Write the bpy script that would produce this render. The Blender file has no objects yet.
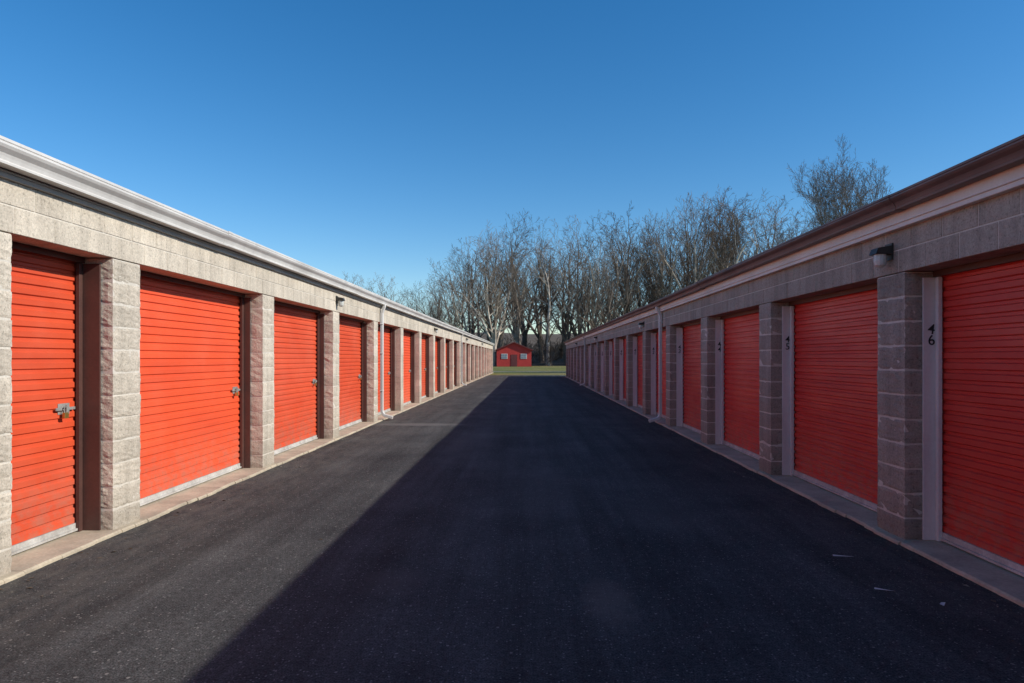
import bpy, bmesh, math, random
from mathutils import Vector, Matrix, noise, Quaternion
R = random.Random(7)
scene = bpy.context.scene
COL = scene.collection

# ---------------------------------------------------------------- materials
def new_mat(name):
    m = bpy.data.materials.new(name); m.use_nodes = True
    nt = m.node_tree
    b = nt.nodes["Principled BSDF"]
    return m, nt, b
def N(nt, t, **kw):
    n = nt.nodes.new(t)
    for k, v in kw.items():
        if k in n.inputs.keys(): n.inputs[k].default_value = v
        else: setattr(n, k, v)
    return n
def pos(nt): return N(nt, 'ShaderNodeNewGeometry').outputs['Position']
def mapping(nt, src, scale=(1,1,1), loc=(0,0,0)):
    n = N(nt, 'ShaderNodeMapping'); n.inputs['Scale'].default_value = scale; n.inputs['Location'].default_value = loc
    nt.links.new(src, n.inputs['Vector']); return n.outputs[0]
def noise_t(nt, vec, scale, detail=4, rough=.55):
    n = N(nt, 'ShaderNodeTexNoise'); n.inputs['Scale'].default_value = scale
    n.inputs['Detail'].default_value = detail; n.inputs['Roughness'].default_value = rough
    nt.links.new(vec, n.inputs['Vector']); return n.outputs['Fac']
def rmp(nt, src, a, b, ca, cb):
    n = N(nt, 'ShaderNodeMapRange'); n.clamp = True
    n.inputs['From Min'].default_value = a; n.inputs['From Max'].default_value = b
    n.inputs['To Min'].default_value = ca; n.inputs['To Max'].default_value = cb
    nt.links.new(src, n.inputs['Value']); return n.outputs[0]
def mixc(nt, fac, a, b, blend='MIX'):
    n = N(nt, 'ShaderNodeMix'); n.data_type = 'RGBA'; n.blend_type = blend
    if isinstance(fac, (int, float)): n.inputs[0].default_value = fac
    else: nt.links.new(fac, n.inputs[0])
    for i, v in ((6, a), (7, b)):
        if isinstance(v, tuple): n.inputs[i].default_value = (v[0], v[1], v[2], 1)
        else: nt.links.new(v, n.inputs[i])
    return n.outputs[2]
def bump(nt, b, h, strength, dist):
    n = N(nt, 'ShaderNodeBump'); n.inputs['Strength'].default_value = strength; n.inputs['Distance'].default_value = dist
    nt.links.new(h, n.inputs['Height']); nt.links.new(n.outputs[0], b.inputs['Normal'])
def mth(nt, op, a, b=None):
    n = N(nt, 'ShaderNodeMath'); n.operation = op
    for i, v in enumerate((a, b)):
        if v is None: continue
        if isinstance(v, (int, float)): n.inputs[i].default_value = v
        else: nt.links.new(v, n.inputs[i])
    return n.outputs[0]
def greyv(nt, val, col):
    n = N(nt, 'ShaderNodeVectorMath'); n.operation = 'SCALE'
    if isinstance(col, tuple): n.inputs[0].default_value = col
    else: nt.links.new(col, n.inputs[0])
    nt.links.new(val, n.inputs['Scale']); return n.outputs[0]

def mottled(name, c1, c2, scale=3, rough=.7, bs=.2, bscale=60, bd=.004, spec=.4, streak=False, metal=0, var=(.88, 1.1)):
    m, nt, b = new_mat(name)
    p = pos(nt)
    v = mapping(nt, p, (1, 1, .25)) if streak else p
    f = noise_t(nt, v, scale, 6, .65)
    c = mixc(nt, rmp(nt, f, .32, .68, 0, 1), c1, c2)
    f2 = noise_t(nt, p, bscale, 3)
    c = greyv(nt, rmp(nt, f2, .3, .7, var[0], var[1]), c)
    nt.links.new(c, b.inputs['Base Color'])
    b.inputs['Roughness'].default_value = rough
    b.inputs['Specular IOR Level'].default_value = spec
    b.inputs['Metallic'].default_value = metal
    bump(nt, b, f2, bs, bd)
    return m
def plain(name, c1, c2, scale):
    m, nt, b = new_mat(name)
    f = noise_t(nt, pos(nt), scale, 2, .6)
    nt.links.new(mixc(nt, rmp(nt, f, .32, .68, 0, 1), c1, c2), b.inputs['Base Color'])
    b.inputs['Roughness'].default_value = .95; b.inputs['Specular IOR Level'].default_value = .15
    return m

def block_mat(name, c1, c2, bs=.6):
    m, nt, b = new_mat(name); p = pos(nt)
    isl = N(nt, 'ShaderNodeNewGeometry').outputs['Random Per Island']
    f = noise_t(nt, p, 2.2, 6, .6)
    c = mixc(nt, rmp(nt, f, .3, .7, 0, 1), c1, c2)
    fine = noise_t(nt, p, 70, 5, .7)
    c = greyv(nt, rmp(nt, fine, .3, .7, .72, 1.20), c)
    pit = rmp(nt, noise_t(nt, p, 42, 2, .5), .60, .69, 1, .68)
    c = greyv(nt, pit, c)
    c = greyv(nt, rmp(nt, isl, 0, 1, .88, 1.08), c)
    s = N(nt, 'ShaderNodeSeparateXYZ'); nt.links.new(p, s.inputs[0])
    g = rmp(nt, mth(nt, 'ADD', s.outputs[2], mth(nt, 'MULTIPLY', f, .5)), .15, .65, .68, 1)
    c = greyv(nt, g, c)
    st = noise_t(nt, mapping(nt, p, (5, 5, .5)), 1.5, 5, .6)
    c = greyv(nt, rmp(nt, st, .35, .55, .82, 1.02), c)
    nt.links.new(c, b.inputs['Base Color'])
    b.inputs['Roughness'].default_value = .95; b.inputs['Specular IOR Level'].default_value = .2
    h = mth(nt, 'ADD', fine, mth(nt, 'MULTIPLY', noise_t(nt, p, 22, 4), 1.2))
    bump(nt, b, h, bs, .008)
    return m

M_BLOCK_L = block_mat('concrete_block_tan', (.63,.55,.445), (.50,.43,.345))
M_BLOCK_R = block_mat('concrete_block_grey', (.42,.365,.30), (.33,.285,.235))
M_MORTAR = mottled('mortar', (.66,.60,.51), (.52,.47,.40), 4, .95)
M_SLAB = mottled('concrete_apron_mat', (.56,.47,.34), (.34,.285,.21), 2.5, .9, .4, 45)
M_WHITE = mottled('white_trim_paint', (.74,.71,.67), (.50,.47,.44), 1.2, .45, .03, 40, .002, streak=True, var=(.97,1.02))
M_FASL = mottled('fascia_weathered_paint', (.46,.42,.38), (.32,.29,.26), 1.2, .6, .03, 40, .002, streak=True, var=(.97,1.02))
M_JAMBW = mottled('white_jamb_paint', (.74,.70,.67), (.56,.52,.50), 2.5, .5, .1, 40, .002, streak=True, var=(.96,1.03))
M_FASC = mottled('fascia_cream_paint', (.78,.71,.64), (.60,.54,.48), 1.2, .6, .05, 40, .002, streak=True, var=(.97,1.03))
M_BROWN = mottled('brown_steel_paint', (.105,.047,.036), (.07,.033,.027), 2.5, .5, .05, 40, .002)
M_GUTB = mottled('brown_gutter_paint', (.20,.12,.10), (.10,.063,.054), 1.5, .5, .05, 30, .002, var=(.95,1.04))
M_ROOF = mottled('roof_sheet', (.30,.27,.25), (.22,.20,.19), 2, .7)
M_BAR = mottled('aluminium_bar', (.58,.56,.52), (.34,.32,.29), 6, .5, .1, 60, .002)
M_STEEL = mottled('galvanised_latch', (.42,.40,.37), (.25,.24,.22), 12, .5, .1, 80, .001, metal=.3)
M_BRASS = mottled('brass_padlock', (.55,.38,.12), (.4,.27,.08), 12, .35, .1, 80, .001, metal=.8)
M_DARK = mottled('dark_bronze', (.05,.045,.04), (.03,.028,.025), 5, .5)
M_GLASS = mottled('frosted_glass', (.6,.6,.56), (.5,.5,.46), 5, .2)
M_INK = mottled('black_number_paint', (.02,.02,.02), (.03,.03,.03), 5, .5)

def door_mat(name, c1, c2):
    m, nt, b = new_mat(name); p = pos(nt)
    oi = N(nt, 'ShaderNodeObjectInfo').outputs['Random']
    f = noise_t(nt, mapping(nt, p, (1, .35, 2.5)), 2.0, 6, .6)
    c = mixc(nt, rmp(nt, f, .3, .7, 0, 1), c1, c2)
    c = greyv(nt, rmp(nt, oi, 0, 1, .86, 1.08), c)
    s = N(nt, 'ShaderNodeSeparateXYZ'); nt.links.new(p, s.inputs[0])
    dirt = mth(nt, 'MULTIPLY', rmp(nt, s.outputs[2], .05, .7, .6, 0), rmp(nt, noise_t(nt, p, 9, 6, .7), .4, .6, 0, 1))
    c = mixc(nt, dirt, c, (.32,.17,.12))
    scr = rmp(nt, noise_t(nt, mapping(nt, p, (1, 3, 40)), 3, 6, .8), .64, .74, 0, .35)
    c = mixc(nt, scr, c, (.78,.32,.22))
    fade = rmp(nt, noise_t(nt, p, .9, 4, .6), .45, .7, 0, .16)
    c = mixc(nt, fade, c, (.80,.25,.16))
    nt.links.new(c, b.inputs['Base Color'])
    nt.links.new(rmp(nt, f, .3, .7, .38, .55), b.inputs['Roughness'])
    b.inputs['Specular IOR Level'].default_value = .35
    bump(nt, b, noise_t(nt, mapping(nt, p, (1, 1.2, 1)), 2.2, 3), .35, .03)
    return m
M_DOOR_L = door_mat('red_door_paint_sunlit', (.74,.096,.034), (.62,.074,.027))  # left doors: shared red paint, its sunlit orange tone put into the colour
M_DOOR_R = door_mat('red_door_paint_shaded', (.66,.050,.034), (.56,.036,.026))  # right doors: same paint, its crimson look in shade put into the colour

def asphalt():
    m, nt, b = new_mat('asphalt_sealcoat'); p = pos(nt)
    big = noise_t(nt, p, .7, 7, .65)
    stre = noise_t(nt, mapping(nt, p, (2.6, .12, 1)), 1.0, 7, .7)
    c = mixc(nt, rmp(nt, big, .35, .65, 0, 1), (.031,.031,.031), (.060,.059,.056))
    c = greyv(nt, rmp(nt, stre, .33, .67, .62, 1.5), c)
    fine = noise_t(nt, p, 95, 3, .8)
    c = greyv(nt, rmp(nt, fine, .37, .64, .30, 1.95), c)
    med = noise_t(nt, p, 24, 5, .75)
    c = greyv(nt, rmp(nt, med, .35, .66, .66, 1.36), c)
    def specks(scale, thr, dist, amt, col, c):
        v = N(nt, 'ShaderNodeTexVoronoi'); v.inputs['Scale'].default_value = scale; nt.links.new(p, v.inputs['Vector'])
        sel = N(nt, 'ShaderNodeSeparateColor'); nt.links.new(v.outputs['Color'], sel.inputs[0])
        k = mth(nt, 'MULTIPLY', mth(nt, 'LESS_THAN', v.outputs['Distance'], dist), mth(nt, 'GREATER_THAN', sel.outputs[0], thr))
        return mixc(nt, mth(nt, 'MULTIPLY', k, amt), c, col)
    c = specks(55, .84, .28, .7, (.28,.27,.25), c)
    c = specks(24, .94, .20, .7, (.30,.28,.25), c)
    s = N(nt, 'ShaderNodeSeparateXYZ'); nt.links.new(p, s.inputs[0])
    wob = mth(nt, 'MULTIPLY', mth(nt, 'SUBTRACT', noise_t(nt, p, 5, 6, .7), .5), 2.2)
    def patch(cx, cy, rx, ry, amt, col, c):
        dx = mth(nt, 'DIVIDE', mth(nt, 'SUBTRACT', s.outputs[0], cx), rx)
        dy = mth(nt, 'DIVIDE', mth(nt, 'SUBTRACT', s.outputs[1], cy), ry)
        d = mth(nt, 'ADD', mth(nt, 'MULTIPLY', dx, dx), mth(nt, 'MULTIPLY', dy, dy))
        d = mth(nt, 'ADD', d, wob)
        return mixc(nt, rmp(nt, d, .1, 1.3, amt, 0), c, col)
    c = patch(.50, 4.2, .16, .45, .5, (.16,.13,.11), c)
    c = patch(-2.5, 15.4, 1.1, .35, .65, (.17,.16,.15), c)
    c = patch(-.9, 4.6, .22, .3, .30, (.14,.12,.11), c)
    c = patch(.2, 8.0, .4, 1.6, .26, (.13,.12,.11), c)
    c = patch(1.3, 6.6, .5, .8, .24, (.12,.11,.10), c)
    c = patch(-1.0, 12.0, .5, 2.2, .25, (.13,.12,.11), c)
    ax = mth(nt, 'ABSOLUTE', s.outputs[0])
    du = mth(nt, 'MULTIPLY', rmp(nt, ax, 2.2, 3.4, 0, .65), rmp(nt, noise_t(nt, mapping(nt, p, (3, 1, 1)), 3, 6, .7), .42, .66, 0, 1))
    c = mixc(nt, du, c, (.14,.125,.105))
    nt.links.new(c, b.inputs['Base Color'])
    b.inputs['Roughness'].default_value = .85; b.inputs['Specular IOR Level'].default_value = .2
    h = mth(nt, 'ADD', fine, mth(nt, 'MULTIPLY', noise_t(nt, p, 35, 3), .8))
    bump(nt, b, h, .9, .008)
    return m
M_ASPH = asphalt()
def grass_mat():
    m, nt, b = new_mat('grass_ground'); p = pos(nt)
    f = noise_t(nt, p, .12, 6, .65); f2 = noise_t(nt, p, 3, 5, .7)
    c = mixc(nt, rmp(nt, f, .38, .62, 0, 1), (.11,.14,.035), (.22,.19,.08))
    c = mixc(nt, rmp(nt, f2, .45, .7, 0, .6), c, (.19,.15,.08))
    nt.links.new(c, b.inputs['Base Color']); b.inputs['Roughness'].default_value = 1
    b.inputs['Specular IOR Level'].default_value = .1
    bump(nt, b, noise_t(nt, p, 25, 4, .8), .8, .05)
    return m
M_GRASS = grass_mat()
M_GRAVEL = mottled('gravel_mat', (.34,.30,.24), (.24,.21,.17), 1, .95, .5, 20, .01)
M_LITTER = mottled('forest_litter', (.13,.095,.065), (.08,.06,.042), .4, 1, .5, 5, .05)
M_BARK_D = plain('bark_brown', (.16,.12,.09), (.10,.077,.06), .8)
M_BARK_M = plain('bark_grey', (.25,.20,.16), (.16,.13,.105), .8)
M_BARK_P = plain('bark_pale_sycamore', (.60,.52,.42), (.27,.22,.175), .6)
M_RED = mottled('barn_red_paint', (.50,.042,.035), (.40,.033,.028), .8, .7, .1, 20)
M_REDROOF = mottled('barn_roof', (.15,.035,.035), (.11,.03,.03), .8, .7)
M_PANE = mottled('window_glass', (.25,.28,.32), (.2,.22,.26), 1, .15)

# ---------------------------------------------------------------- mesh helper
class MB:
    def __init__(s): s.v = []; s.f = []; s.m = []
    def box(s, x0, x1, y0, y1, z0, z1, mat=0):
        if x0 > x1: x0, x1 = x1, x0
        b = len(s.v)
        s.v += [(x0,y0,z0),(x1,y0,z0),(x1,y1,z0),(x0,y1,z0),(x0,y0,z1),(x1,y0,z1),(x1,y1,z1),(x0,y1,z1)]
        for q in ((0,3,2,1),(4,5,6,7),(0,1,5,4),(1,2,6,5),(2,3,7,6),(3,0,4,7)):
            s.f.append(tuple(b+i for i in q)); s.m.append(mat)
    def prism(s, prof, y0, y1, mat=0, cap=True, closed=True):
        b = len(s.v); n = len(prof)
        s.v += [(x,y0,z) for x,z in prof] + [(x,y1,z) for x,z in prof]
        for i in range(n if closed else n-1):
            j = (i+1) % n
            s.f.append((b+i, b+j, b+n+j, b+n+i)); s.m.append(mat)
        if cap and closed:
            s.f.append(tuple(b+i for i in range(n))); s.m.append(mat)
            s.f.append(tuple(b+n+i for i in reversed(range(n)))); s.m.append(mat)
    def poly(s, pts, mat=0):
        b = len(s.v); s.v += pts; s.f.append(tuple(range(b, b+len(pts)))); s.m.append(mat)
    def rough(s, x0, x1, y0, y1, z0, z1, n=5, amp=.007, mat=0, seed=0.):
        if x0 > x1: x0, x1 = x1, x0
        bm = bmesh.new(); bmesh.ops.create_cube(bm, size=1)
        bmesh.ops.subdivide_edges(bm, edges=bm.edges[:], cuts=n, use_grid_fill=True)
        c = Vector(((x0+x1)/2,(y0+y1)/2,(z0+z1)/2)); d = Vector((x1-x0,y1-y0,z1-z0))
        b = len(s.v)
        for v in bm.verts:
            o = v.co.copy(); e = sum(1 for k in o if abs(k) > .49)
            p = Vector((c.x+o.x*d.x, c.y+o.y*d.y, c.z+o.z*d.z))
            dirn = Vector([ (1 if k>0 else -1) if abs(k)>.49 else 0 for k in o])
            a = noise.noise(p*14+Vector((seed,0,0)))*amp + noise.noise(p*40)*amp*.7
            if e >= 2: a = a*.5-.004
            s.v.append(tuple(p + dirn*a))
        bm.verts.index_update()
        for f in bm.faces:
            s.f.append(tuple(b+v.index for v in f.verts)); s.m.append(mat)
        bm.free()
    def obj(s, name, mats, parent=None, bevel=0, smooth=False, fix=True):
        me = bpy.data.meshes.new(name); me.from_pydata(s.v, [], s.f)
        for m in mats: me.materials.append(m)
        me.polygons.foreach_set('material_index', s.m)
        if smooth: me.polygons.foreach_set('use_smooth', [True]*len(me.polygons))
        me.update()
        if fix:
            bm = bmesh.new(); bm.from_mesh(me); bmesh.ops.recalc_face_normals(bm, faces=bm.faces); bm.to_mesh(me); bm.free()
        o = bpy.data.objects.new(name, me); COL.objects.link(o)
        if parent: o.parent = parent
        if bevel:
            bv = o.modifiers.new('bevel', 'BEVEL'); bv.width = bevel; bv.segments = 1
        return o
def empty(name):
    e = bpy.data.objects.new(name, None); COL.objects.link(e); return e

# ---------------------------------------------------------------- storage building
def sweep_rect(mb, pts, y, w, t, mat=0):
    P = [Vector((a, b)) for a, b in pts]; rings = []
    for i, p in enumerate(P):
        d = (P[min(i+1, len(P)-1)] - P[max(i-1, 0)]).normalized(); n = Vector((-d.y, d.x))
        b = len(mb.v)
        mb.v += [(p.x+n.x*t/2, y-w/2, p.y+n.y*t/2), (p.x+n.x*t/2, y+w/2, p.y+n.y*t/2),
                 (p.x-n.x*t/2, y+w/2, p.y-n.y*t/2), (p.x-n.x*t/2, y-w/2, p.y-n.y*t/2)]
        rings.append(b)
    for a, b in zip(rings, rings[1:]):
        for k in range(4):
            mb.f.append((a+k, a+(k+1)%4, b+(k+1)%4, b+k)); mb.m.append(mat)
    mb.f.append(tuple(rings[0]+k for k in range(4))); mb.m.append(mat)
    mb.f.append(tuple(rings[-1]+k for k in range(4))); mb.m.append(mat)

def door_mesh(w, h, s, mat):
    mb = MB(); p = .082; d = .015; prof = []
    z = .075
    while z + p < h:
        prof += [(0, z), (0, z+.50*p), (d*s, z+.62*p), (d*s, z+.88*p)]
        z += p
    prof += [(0, z), (0, h)]
    mb.prism(prof, -w/2, w/2, 0, cap=False, closed=False)
    mb.box(-.012*s, .03*s, -w/2, w/2, .012, .073, 1)
    mb.box(-.030*s, -.013*s, -w/2, w/2, .012, .030, 1)
    mb.box(-.004*s, .03*s, -w/2, w/2, 0, .011, 2)
    return mb

def building(name, s, xw, xd, pillars, ystart, yend, ztop_op, ztop_wall, mblock, mdoor, mjamb, full_jamb,
             gut_top, gut_mat, fascia_mat, fascia_bot, apron, gh, gd, fth, jfrac):
    root = empty(name)
    X = lambda v: s*v
    mb = MB(); core = MB()
    nc = round(ztop_op/.2); ch = ztop_op/nc
    for (a, b) in pillars:
        near = 1.5 < a < 17
        core.box(X(xw+.006), X(xd+.05), a+.006, b-.006, 0, ztop_op-.003)
        for k in range(nc):
            z0 = k*ch+.0045; z1 = (k+1)*ch-.0045
            j = R.uniform(-.002, .002)
            if near:
                mb.rough(X(xw+j), X(xd+.04), a+j, b-j, z0, z1, 7 if a < 8 else 3, .008, 0, R.random()*50)
            else:
                mb.box(X(xw+j), X(xd+.04), a+j, b-j, z0, z1)
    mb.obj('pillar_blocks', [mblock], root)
    nl = 2; lh = (ztop_wall-ztop_op)/nl
    mb = MB()
    for k in range(nl):
        y = ystart + (0 if k == 0 else .2)
        if k: mb.box(X(xw+.001), X(xd-.02), ystart, ystart+.195, ztop_op+k*lh+.005, ztop_op+(k+1)*lh-.005)
        while y < yend-.05:
            y1 = min(y+.4, yend); j = R.uniform(-.0015, .0015)
            mb.box(X(xw+j), X(xd-.02), y+.005, y1-.005, ztop_op+k*lh+.005, ztop_op+(k+1)*lh-.005)
            y = y1
    mb.obj('lintel_blocks', [mblock], root, bevel=.003)
    core.box(X(xw+.005), X(xd-.03), ystart+.01, yend-.01, ztop_op+.006, ztop_wall)
    core.obj('mortar', [M_MORTAR], root)
    tr = MB(); jb = MB()
    floor = .03
    allp = sorted(pillars)
    dcount = 0
    for (a, b), (c, d) in zip(allp, allp[1:]):
        y0, y1 = b, c
        tr.box(X(xd-.05), X(xd-.02), y0, y1, ztop_op-.045, ztop_op+.002)
        tr.box(X(xd+.02), X(xd+.04), y0-.02, y1+.02, ztop_op-.1, ztop_wall)
        x_in = xw+.10 if (full_jamb and y1 < 5.9) else xw+(xd-xw)*jfrac
        jb.box(X(x_in), X(xd+.03), y1-.020, y1-.005, floor, ztop_op-.05)
        jb.box(X(x_in), X(xd+.03), y0+.005, y0+.020, floor, ztop_op-.05)
        jb.box(X(xd-.045), X(xd-.012), y1-.064, y1-.022, floor, ztop_op-.05)
        jb.box(X(xd-.045), X(xd-.012), y0+.022, y0+.064, floor, ztop_op-.05)
        w = y1-y0-.04
        me = door_mesh(w, ztop_op-floor+.02, s, mdoor)
        o = me.obj('roll_up_door_%02d' % dcount, [mdoor, M_BAR, M_DARK], root, fix=False)
        o.location = (X(xd), (y0+y1)/2, floor)
        yl = (y1-.20) if s < 0 else (y0+.20)
        lt = MB(); zl = 1.08
        lt.box(X(xd-.006), X(xd-.001), yl-.07, yl+.07, zl-.045, zl+.045, 0)
        lt.box(X(xd-.022), X(xd-.007), yl-.11, yl+.12, zl-.012, zl+.012, 0)
        lt.box(X(xd-.045), X(xd-.023), yl-.012, yl+.012, zl-.02, zl+.03, 0)
        if R.random() < .7 or y1 < 6:
            yy = yl-.03
            lt.box(X(xd-.052), X(xd-.028), yy-.024, yy+.024, zl-.075, zl-.028, 1)
            lt.box(X(xd-.044), X(xd-.036), yy-.018, yy-.010, zl-.030, zl+.015, 0)
            lt.box(X(xd-.044), X(xd-.036), yy+.010, yy+.018, zl-.030, zl+.015, 0)
            lt.box(X(xd-.044), X(xd-.036), yy-.018, yy+.018, zl+.013, zl+.021, 0)
        lt.obj('door_latch_%02d' % dcount, [M_STEEL, M_BRASS], root, bevel=.002)
        dcount += 1
    tr.obj('door_headers', [M_BROWN], root)
    jb.obj('door_jambs', [mjamb], root, bevel=.002)
    sl = MB(); y = ystart
    while y < yend-.01:
        y1 = min(y+1.52, yend)
        q = y+.004
        while q < y1-.004:
            q1 = min(q+.19, y1-.004)
            e0 = xw-apron+noise.noise(Vector((q*1.7, s*9, 0)))*.028
            pr = [(X(e0), -.05), (X(e0), floor-.014), (X(e0+.014), floor-.002), (X(xd+.3), floor), (X(xd+.3), -.05)]
            sl.prism(pr, q, q1); q = q1
        y = y1
    sl.obj('concrete_apron', [M_SLAB], root)
    D = 9.0; xb = xw+D
    w = MB()
    w.box(X(xb-.2), X(xb), ystart+.2, yend-.2, 0, ztop_wall)
    for (a, b) in ((ystart, ystart+.2), (yend-.2, yend)):
        w.box(X(xd+.06), X(xb), a+.002, b-.002, 0, ztop_wall-.002)
        w.prism([(X(xw+.05), ztop_wall), (X(xb), ztop_wall), (X((xw+xb)/2), gut_top+.42)], a+.003, b-.003)
    w.obj('end_and_rear_walls', [mblock], root)
    f = MB()
    f.box(X(xw-fth), X(xw-.002), ystart-.08, yend+.08, fascia_bot, gut_top-.012)
    f.box(X(xw-fth-.012), X(xw-fth-.001), ystart-.08, yend+.08, fascia_bot+.035, fascia_bot+.048)
    f.obj('fascia_board', [fascia_mat], root, bevel=.003)
    g = MB(); zb = gut_top-gh; xo = xw-fth-.013
    k = gd; prof = [(0,0),(.62*k,0),(.64*k,.10*gh),(.60*k,.14*gh),(.66*k,.30*gh),(.72*k,.42*gh),(.92*k,.60*gh),(k,.72*gh),(k,.80*gh),(.95*k,.83*gh),(k,.87*gh),(k,gh),(.88*k,gh),(.88*k,.90*gh),(.05*k,.90*gh),(.05*k,gh+.012),(0,gh+.012)]
    y = ystart-.1; L = 6.1
    while y < yend+.1-.01:
        y1 = min(y+L, yend+.1); dz = R.uniform(-.005, .005)
        g.prism([(X(xo-a), zb+b+dz) for a, b in prof], y+.002, y1-.002)
        sc = 1.04
        if y1 < yend:
            g.prism([(X(xo-a*sc), zb-.003+b*sc) for a, b in prof[:12]]+[(X(xo), zb+gh*.85)], y1-.05, y1+.05)
        y = y1
    g.obj('gutter', [gut_mat], root)
    r = MB(); xm = (xw+xb)/2
    r.prism([(X(xw-fth-.03), gut_top+.004), (X(xm), gut_top+.5), (X(xb+.15), gut_top+.004), (X(xb+.15), gut_top-.03), (X(xm), gut_top+.46), (X(xw-.01), gut_top-.03)], ystart-.12, yend+.12)
    r.obj('roof', [M_ROOF], root)
    return root

PL = [(5.84+3.3*k, 5.84+3.3*k+.42) for k in range(0, 20)]
PL += [(4.28, 4.70), (2.72, 3.14)] + [(2.72-3.3*k, 3.14-3.3*k) for k in range(1, 5)]
PL.sort(); yL0, yL1 = PL[0][0], PL[-1][1]
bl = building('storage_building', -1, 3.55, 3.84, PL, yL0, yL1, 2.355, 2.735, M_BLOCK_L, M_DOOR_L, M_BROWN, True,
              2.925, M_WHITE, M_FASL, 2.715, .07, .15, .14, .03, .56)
PR = [(5.53+3.05*k, 5.53+3.05*k+.44) for k in range(-6, 17)]
yR0, yR1 = PR[0][0], PR[-1][1]
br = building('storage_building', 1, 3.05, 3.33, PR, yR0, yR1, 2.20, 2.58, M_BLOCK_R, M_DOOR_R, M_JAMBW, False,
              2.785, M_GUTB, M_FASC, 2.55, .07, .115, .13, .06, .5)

def downspout(root, s, xw, y, ztop, fr):
    mb = MB(); xc = xw-.045
    sweep_rect(mb, [(s*(fr), ztop), (s*fr, ztop-.06), (s*xc, ztop-.22), (s*xc, .22), (s*(xc-.05), .13), (s*(xc-.26), .065)], y, .095, .065, 0)
    for z in (.7, 1.6, 2.3):
        mb.box(s*(xw+.0), s*(xc-.037), y-.062, y+.062, z, z+.025, 0)
    mb.obj('downspout', [M_WHITE], root, bevel=.006)
downspout(bl, -1, 3.55, 16.38, 2.79, 3.45)
downspout(bl, -1, 3.55, 36.1, 2.79, 3.45)
downspout(br, 1, 3.05, 15.5, 2.68, 2.93)
downspout(br, 1, 3.05, 36.2, 2.68, 2.93)

def wall_lamp(root, s, xw, y, z):
    mb = MB()
    mb.box(s*(xw-.015), s*(xw-.001), y-.055, y+.055, z-.05, z+.09, 0)
    mb.prism([(s*(xw-.016), z+.07), (s*(xw-.13), z+.05), (s*(xw-.15), z+.0), (s*(xw-.016), z+.0)], y-.06, y+.06, 0)
    b = len(mb.v); n = 12; cx = s*(xw-.085)
    prof = [(.05, z-.001), (.052, z-.05), (.045, z-.09), (.02, z-.11)]
    for r, zz in prof:
        for k in range(n):
            a = 2*math.pi*k/n; mb.v.append((cx+r*math.cos(a), y+r*math.sin(a), zz))
    for q in range(len(prof)-1):
        for k in range(n):
            mb.f.append((b+q*n+k, b+q*n+(k+1)%n, b+(q+1)*n+(k+1)%n, b+(q+1)*n+k)); mb.m.append(1)
    mb.f.append(tuple(b+3*n+k for k in range(n))); mb.m.append(1)
    mb.obj('wall_lamp', [M_DARK, M_GLASS], root)
for y in (12.65, 25.8, 39.0, 52.2): wall_lamp(bl, -1, 3.55, y, 2.56)
for y in (5.75, 17.95, 30.1, 42.3): wall_lamp(br, 1, 3.05, y, 2.37)

def number(txt, x, y, z, size, root):
    for i, ch in enumerate(txt):
        cu = bpy.data.curves.new('unit_number', 'FONT'); cu.body = ch; cu.size = size; cu.extrude = .001; cu.offset = .001
        cu.align_x = 'CENTER'; cu.align_y = 'CENTER'
        o = bpy.data.objects.new('unit_number', cu); COL.objects.link(o)
        o.rotation_euler = (math.radians(90), math.radians(R.uniform(-8, 8)), 0); o.location = (x, y, z-i*size*.78)
        cu.materials.append(M_INK); o.parent = root
for i, k in enumerate(range(6, 16)):
    yy = PR[k][0]-.0225
    number(str(46-i), 3.255, yy, 1.73, .115, br)

# ---------------------------------------------------------------- ground
def sheet(name, pts, z, mat):
    mb = MB(); mb.poly([(x, y, z) for x, y in pts]); return mb.obj(name, [mat], None)
sheet('ground', [(-1500,-1500),(1500,-1500),(1500,1500),(-1500,1500)], 0.0-.012, M_GRASS)
def ragged(x0, x1, y0, y1, amp=.15, step=.5):
    pts = [(x0, y0), (x1, y0)]
    x = x1
    while x > x0:
        pts.append((x, y1+R.uniform(-amp, amp))); x -= step
    pts.append((x0, y1)); return pts
sheet('asphalt_driveway', ragged(-3.75, 3.25, -16, 59.5), .0, M_ASPH)
sheet('gravel_lane', [(-70,76),(70,70),(70,73),(-70,79)], -.008, M_GRAVEL)
mb = MB(); nx, ny = 40, 16
for j in range(ny+1):
    for i in range(nx+1):
        x = -260+520*i/nx; y = 132+150*(j/ny)
        t = j/ny; z = -.005 if j == 0 else 11*(t*t*(3-2*t)) + noise.noise(Vector((x*.03, y*.03, 0)))*2.0*t
        mb.v.append((x, y, z))
for j in range(ny):
    for i in range(nx):
        a = j*(nx+1)+i; mb.f.append((a, a+1, a+nx+2, a+nx+1)); mb.m.append(0)
mb.obj('hill', [M_LITTER], None, smooth=True)
def hill_z(y):
    t = max(0, (y-132)/150); return 11*(t*t*(3-2*t))

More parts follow.
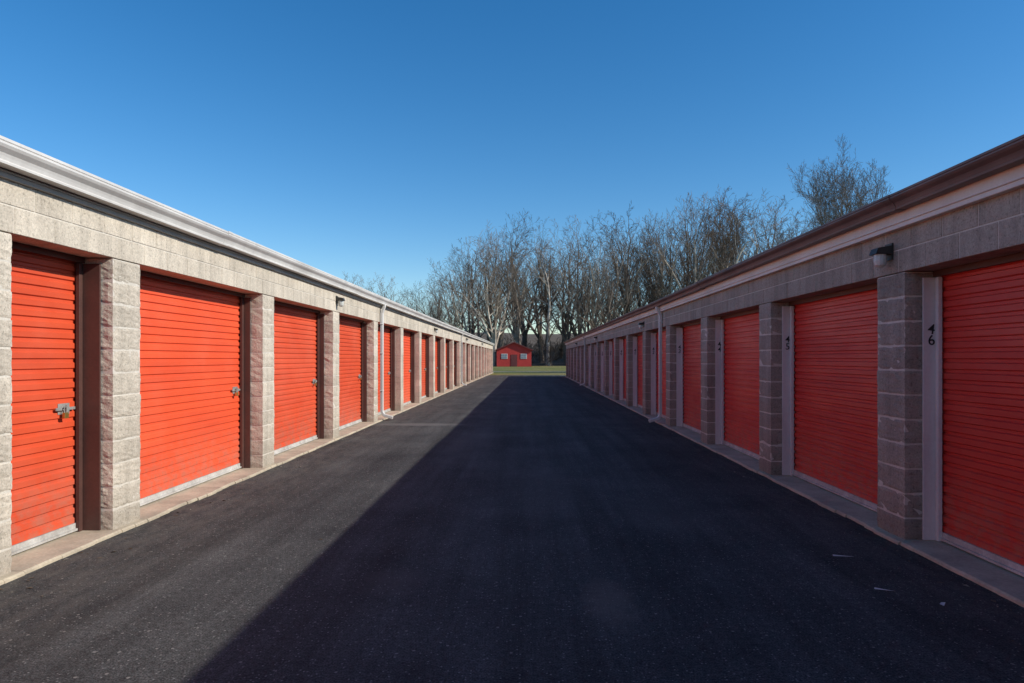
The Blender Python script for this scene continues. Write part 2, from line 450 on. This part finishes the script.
# ---------------------------------------------------------------- debris on the road
mb = MB()
for i in range(420):
    side = R.random()
    if side < .45: x = -3.44+abs(R.gauss(0, .16))
    elif side < .85: x = 2.94-abs(R.gauss(0, .22))
    else: x = R.uniform(-3.3, 2.9)
    y = 2+R.random()**1.5*40; a = R.uniform(0, 6.28); l = R.uniform(.006, .026); w = l*R.uniform(.3, .8); h = R.uniform(.002, .012)
    ca, sa = math.cos(a), math.sin(a); z = .002
    P = [(x+ca*l, y+sa*l, z), (x-sa*w, y+ca*w, z+h), (x-ca*l, y-sa*l, z+h*.3), (x+sa*w, y-ca*w, z+h*.7)]
    b = len(mb.v); mb.v += P; mb.f += [(b, b+1, b+2), (b, b+2, b+3)]; mb.m += [0 if R.random() < .8 else 1]*2
for (x, y, l, w, a) in ((2.38, 5.15, .075, .012, -.25), (2.30, 4.40, .06, .009, -.5), (2.52, 4.15, .03, .012, .9)):
    ca, sa = math.cos(a), math.sin(a); z = .004
    P = [(x+ca*l-sa*w, y+sa*l+ca*w, z), (x-ca*l-sa*w, y-sa*l+ca*w, z+.006), (x-ca*l+sa*w, y-sa*l-ca*w, z), (x+ca*l+sa*w, y+sa*l-ca*w, z+.006)]
    b = len(mb.v); mb.v += P; mb.f += [(b, b+1, b+2), (b, b+2, b+3)]; mb.m += [2, 2]
mb.obj('leaf_litter', [M_LITTER, M_GRAVEL, M_WHITE], None)

# ---------------------------------------------------------------- red garage
root = empty('red_garage')
x0, x1, yb, ze, zp = -5.5, .6, 120, 2.9, 4.15
mb = MB(); xm = (x0+x1)/2
mb.prism([(x0, 0), (x1, 0), (x1, ze), (xm, zp), (x0, ze)], yb, yb+9)
mb.obj('walls', [M_RED], root)
mb = MB()
mb.prism([(x0-.3, ze-.12), (xm, zp+.02), (x1+.3, ze-.12), (x1+.3, ze+.06), (xm, zp+.20), (x0-.3, ze+.06)], yb-.35, yb+9.3)
mb.obj('roof', [M_REDROOF], root)
mb = MB()
for cx in (x0+1.35, x1-1.35):
    mb.box(cx-.55, cx+.55, yb-.06, yb-.01, 1.35, 2.25, 0)
    for a, b_ in ((-.47, -.03), (.03, .47)):
        for c, d in ((1.42, 1.77), (1.83, 2.18)): mb.box(cx+a, cx+b_, yb-.08, yb-.062, c, d, 1)
mb.box(xm-.55, xm+.55, yb-.05, yb-.01, 0, 2.1, 2)
mb.obj('windows_and_door', [M_WHITE, M_PANE, M_REDROOF], root)

# ---------------------------------------------------------------- bare trees
def tree_mesh(name, seed, H=20, spread=1.0, mats=None, kids=(15, 7, 5, 4), trunk_r=.30, upright=.5, shrub=False, rmin=.016, sides=3, fork=0):
    rr = random.Random(seed); V = []; F = []; MI = []
    def tube(pts, rads, mi, sd):
        b0 = len(V)
        for i, (p, r) in enumerate(zip(pts, rads)):
            d = (pts[min(i+1, len(pts)-1)]-pts[max(i-1, 0)]).normalized()
            u = d.orthogonal().normalized(); w = d.cross(u)
            for k in range(sd):
                a = 2*math.pi*k/sd; q = p+(u*math.cos(a)+w*math.sin(a))*r
                V.append((q.x, q.y, q.z))
        for i in range(len(pts)-1):
            for k in range(sd):
                F.append((b0+i*sd+k, b0+i*sd+(k+1)%sd, b0+(i+1)*sd+(k+1)%sd, b0+(i+1)*sd+k)); MI.append(mi)
    def grow(p, d, L, r, depth):
        n = (9, 6, 4, 3, 2)[depth]; pts = [p.copy()]; rads = [r]; dirs = [d.copy()]
        wob = (.08, .13, .17, .19, .2)[depth]; up = (.025, .09, .085, .075, .06)[depth]*upright*2
        for i in range(n):
            d = (d+Vector((rr.gauss(0, wob), rr.gauss(0, wob), rr.gauss(0, wob)*.7+up))).normalized()
            p = p+d*(L/n); pts.append(p.copy()); dirs.append(d.copy())
            rads.append(max(rmin*.7, r*(1-.82*(i+1)/n)))
        tube(pts, rads, 0 if depth < 2 else 1, (6, 4, sides, sides, sides)[depth])
        if depth >= len(kids): return
        nk = max(1, int(kids[depth]*rr.uniform(.8, 1.2)))
        lo = (.22 if not fork else .12, .2, .15, .15)[depth]
        for k in range(nk):
            t = lo+(1-lo)*((k+rr.random())/nk)
            t = min(t, .98); fi = t*n; i = min(int(fi), n-1); q = pts[i].lerp(pts[i+1], fi-i); dd = dirs[i+1]
            ax = dd.orthogonal().normalized(); ax.rotate(Quaternion(dd, rr.uniform(0, 6.283)))
            ang = math.radians(rr.uniform(25, 57))*(1.0 if depth else spread*(1.1-.38*t))
            nd = dd.copy(); nd.rotate(Quaternion(ax, ang))
            rl = (rads[i]+rads[i+1])/2
            if fork: fac = .41*(1.15-.30*t)
            else: fac = .51*(1.05-.41*t)
            if depth: fac = .5*(1.05-.45*t)
            grow(q, nd.normalized(), L*fac*rr.uniform(.75, 1.25), max(rmin, rl*rr.uniform(.45, .68)), depth+1)
    if shrub:
        for _ in range(6):
            grow(Vector((rr.uniform(-1.6, 1.6), rr.uniform(-.8, .8), -.2)), Vector((rr.gauss(0, .4), rr.gauss(0, .4), 1)).normalized(), H*rr.uniform(.6, 1), trunk_r, 1)
    elif fork:
        hf = H*.22
        tube([Vector((0,0,-.3)), Vector((.05,0,hf*.5)), Vector((0,.05,hf+.3))], [trunk_r*1.35, trunk_r*1.1, trunk_r], 0, 7)
        a0 = rr.uniform(0, 6)
        for i in range(fork):
            a = a0+6.283*i/fork+rr.uniform(-.4, .4); an = math.radians(rr.uniform(10, 28)*spread if i else 4)
            grow(Vector((0, .05, hf*rr.uniform(.75, 1.05))), Vector((math.cos(a)*math.sin(an), math.sin(a)*math.sin(an), math.cos(an))), H*.78*(rr.uniform(.85, 1.05)-an*.25), trunk_r*.62, 0)
    else:
        grow(Vector((0, 0, -.3)), Vector((rr.gauss(0, .04), rr.gauss(0, .04), 1)).normalized(), H, trunk_r, 0)
    me = bpy.data.meshes.new(name); me.from_pydata(V, [], F)
    for m in mats: me.materials.append(m)
    me.polygons.foreach_set('material_index', MI); me.update()
    return me

RM = .020
T = [tree_mesh('bare_tree_a', 1, mats=[M_BARK_M, M_BARK_D], rmin=RM, trunk_r=.36, kids=(14,6,4,3)),
     tree_mesh('bare_tree_b', 2, mats=[M_BARK_P, M_BARK_M], trunk_r=.42, spread=1.1, fork=4, kids=(9, 5, 4, 3), rmin=RM),
     tree_mesh('bare_tree_c', 3, mats=[M_BARK_D, M_BARK_D], trunk_r=.42, spread=.95, fork=3, kids=(11, 5, 4, 3), rmin=RM),
     tree_mesh('bare_tree_d', 4, mats=[M_BARK_P, M_BARK_M], spread=1.2, kids=(14, 6, 4, 3), trunk_r=.40, rmin=RM),
     tree_mesh('bare_tree_e', 5, mats=[M_BARK_M, M_BARK_D], trunk_r=.42, spread=1.2, fork=4, kids=(9, 5, 4, 2), rmin=RM),
     tree_mesh('bare_tree_f', 6, mats=[M_BARK_D, M_BARK_M], trunk_r=.36, spread=.9, rmin=RM, kids=(14,6,5,3)),
     tree_mesh('bare_tree_g', 8, mats=[M_BARK_M, M_BARK_M], trunk_r=.38, spread=1.3, rmin=RM, kids=(11,6,4,3), upright=.7)]
S = [tree_mesh('brush_a', 11, H=6, mats=[M_BARK_D, M_BARK_D], kids=(1, 9, 5, 3), trunk_r=.06, shrub=True, rmin=.020),
     tree_mesh('brush_b', 12, H=5, mats=[M_BARK_M, M_BARK_D], kids=(1, 9, 5, 3), trunk_r=.06, shrub=True, rmin=.020)]
woods = empty('distant_bare_trees')
def contour(px):
    P = [(-400,288),(330,285),(355,276),(385,270),(402,288),(420,282),(445,276),(462,244),(480,230),(500,224),(540,217),(575,222),(605,230),(640,210),(700,190),(735,204),(770,212),(800,216),(840,226),(900,240),(1300,250)]
    for (a, b), (c, d) in zip(P, P[1:]):
        if a <= px <= c: return b+(d-b)*(px-a)/(c-a)
    return 250
def put(me, x, y, h, base, root, wlo=.82, whi=1.22):
    o = bpy.data.objects.new('tree_part', me); COL.objects.link(o); o.parent = root
    s = h/base; o.location = (x, y, hill_z(y)-.1); q = s*R.uniform(wlo, whi); o.scale = (q, q, s)
    o.rotation_euler = (R.gauss(0, .03), R.gauss(0, .03), R.uniform(0, 6.28)); return o
zmax = {m.name: max(v.co.z for v in m.vertices) for m in T+S}
for row, (yr, step, hs) in enumerate(((131, 6.0, .88), (140, 4.6, .98), (151, 4.4, 1.04), (165, 4.4, 1.04))):
    x = -80.0
    while x < 108:
        y = yr+R.uniform(-3.5, 3.5); px = 528+683*x/y
        h = (358-contour(px))/683*y+1.5-hill_z(y)
        h *= hs*R.uniform(.74, 1.07)
        me = T[R.choice((0,1,2,4,5,3,1,6) if row < 2 else (0,2,4,5,6))]
        put(me, x, y, h, zmax[me.name], woods)
        x += step*R.uniform(.45, 1.55)
for i in range(180):
    x = -75+185*((i*.618) % 1); y = R.uniform(129, 168); me = S[i % 2]
    if abs(x+2.5) < 5 and y < 132: y += 6
    put(me, x, y, R.uniform(2.5, 7.0), zmax[me.name], woods, .95, 1.3)
me = tree_mesh('bare_tree', 23, H=22, mats=[M_BARK_M, M_BARK_M], kids=(20, 8, 6, 4), trunk_r=.36, spread=.80, upright=.65, fork=7, rmin=.017)
o = bpy.data.objects.new('bare_tree', me); COL.objects.link(o)
zt = max(v.co.z for v in me.vertices); k = 22.7/zt
xs = sorted(v.co.x for v in me.vertices if v.co.z > 14/k)
a_, b_ = xs[int(len(xs)*.01)], xs[int(len(xs)*.99)]; kx = 9.8/(b_-a_)
o.scale = (kx, kx, k); o.location = (31.0-kx*(a_+b_)/2, 65, 0)
print('big tree', kx, k)

# ---------------------------------------------------------------- light
EL = math.radians(31.2); AZ = math.radians(105)
w = bpy.data.worlds.new('World'); scene.world = w; w.use_nodes = True
nt = w.node_tree; bg = nt.nodes['Background']
sky = nt.nodes.new('ShaderNodeTexSky'); sky.sky_type = 'NISHITA'; sky.sun_disc = False
sky.sun_elevation = EL; sky.sun_rotation = AZ; sky.altitude = 200; sky.air_density = 1.0; sky.dust_density = .3; sky.ozone_density = 3.0
hs_ = nt.nodes.new('ShaderNodeHueSaturation'); hs_.inputs['Saturation'].default_value = 1.34; hs_.inputs['Hue'].default_value = .500
nt.links.new(sky.outputs[0], hs_.inputs['Color']); nt.links.new(hs_.outputs[0], bg.inputs[0]); bg.inputs[1].default_value = .15
sd = Vector((math.cos(EL)*math.sin(AZ), math.cos(EL)*math.cos(AZ), math.sin(EL)))
li = bpy.data.lights.new('sun', 'SUN'); li.energy = 5.0; li.angle = math.radians(.5); li.color = (1, .96, .87)
lo = bpy.data.objects.new('sun', li); COL.objects.link(lo); lo.rotation_euler = sd.to_track_quat('Z', 'Y').to_euler(); lo.location = (20, -5, 20)

# ---------------------------------------------------------------- camera
cam = bpy.data.cameras.new('camera'); co = bpy.data.objects.new('camera', cam); COL.objects.link(co)
cam.sensor_width = 36; cam.lens = 24; cam.clip_end = 4000; cam.clip_start = .05
cam.shift_x = -16/1024; cam.shift_y = 16.5/1024
co.location = (0, 0, 1.5); co.rotation_euler = (math.radians(90), 0, 0)
scene.camera = co
scene.view_settings.view_transform = 'Standard'; scene.view_settings.look = 'None'; scene.view_settings.exposure = 0
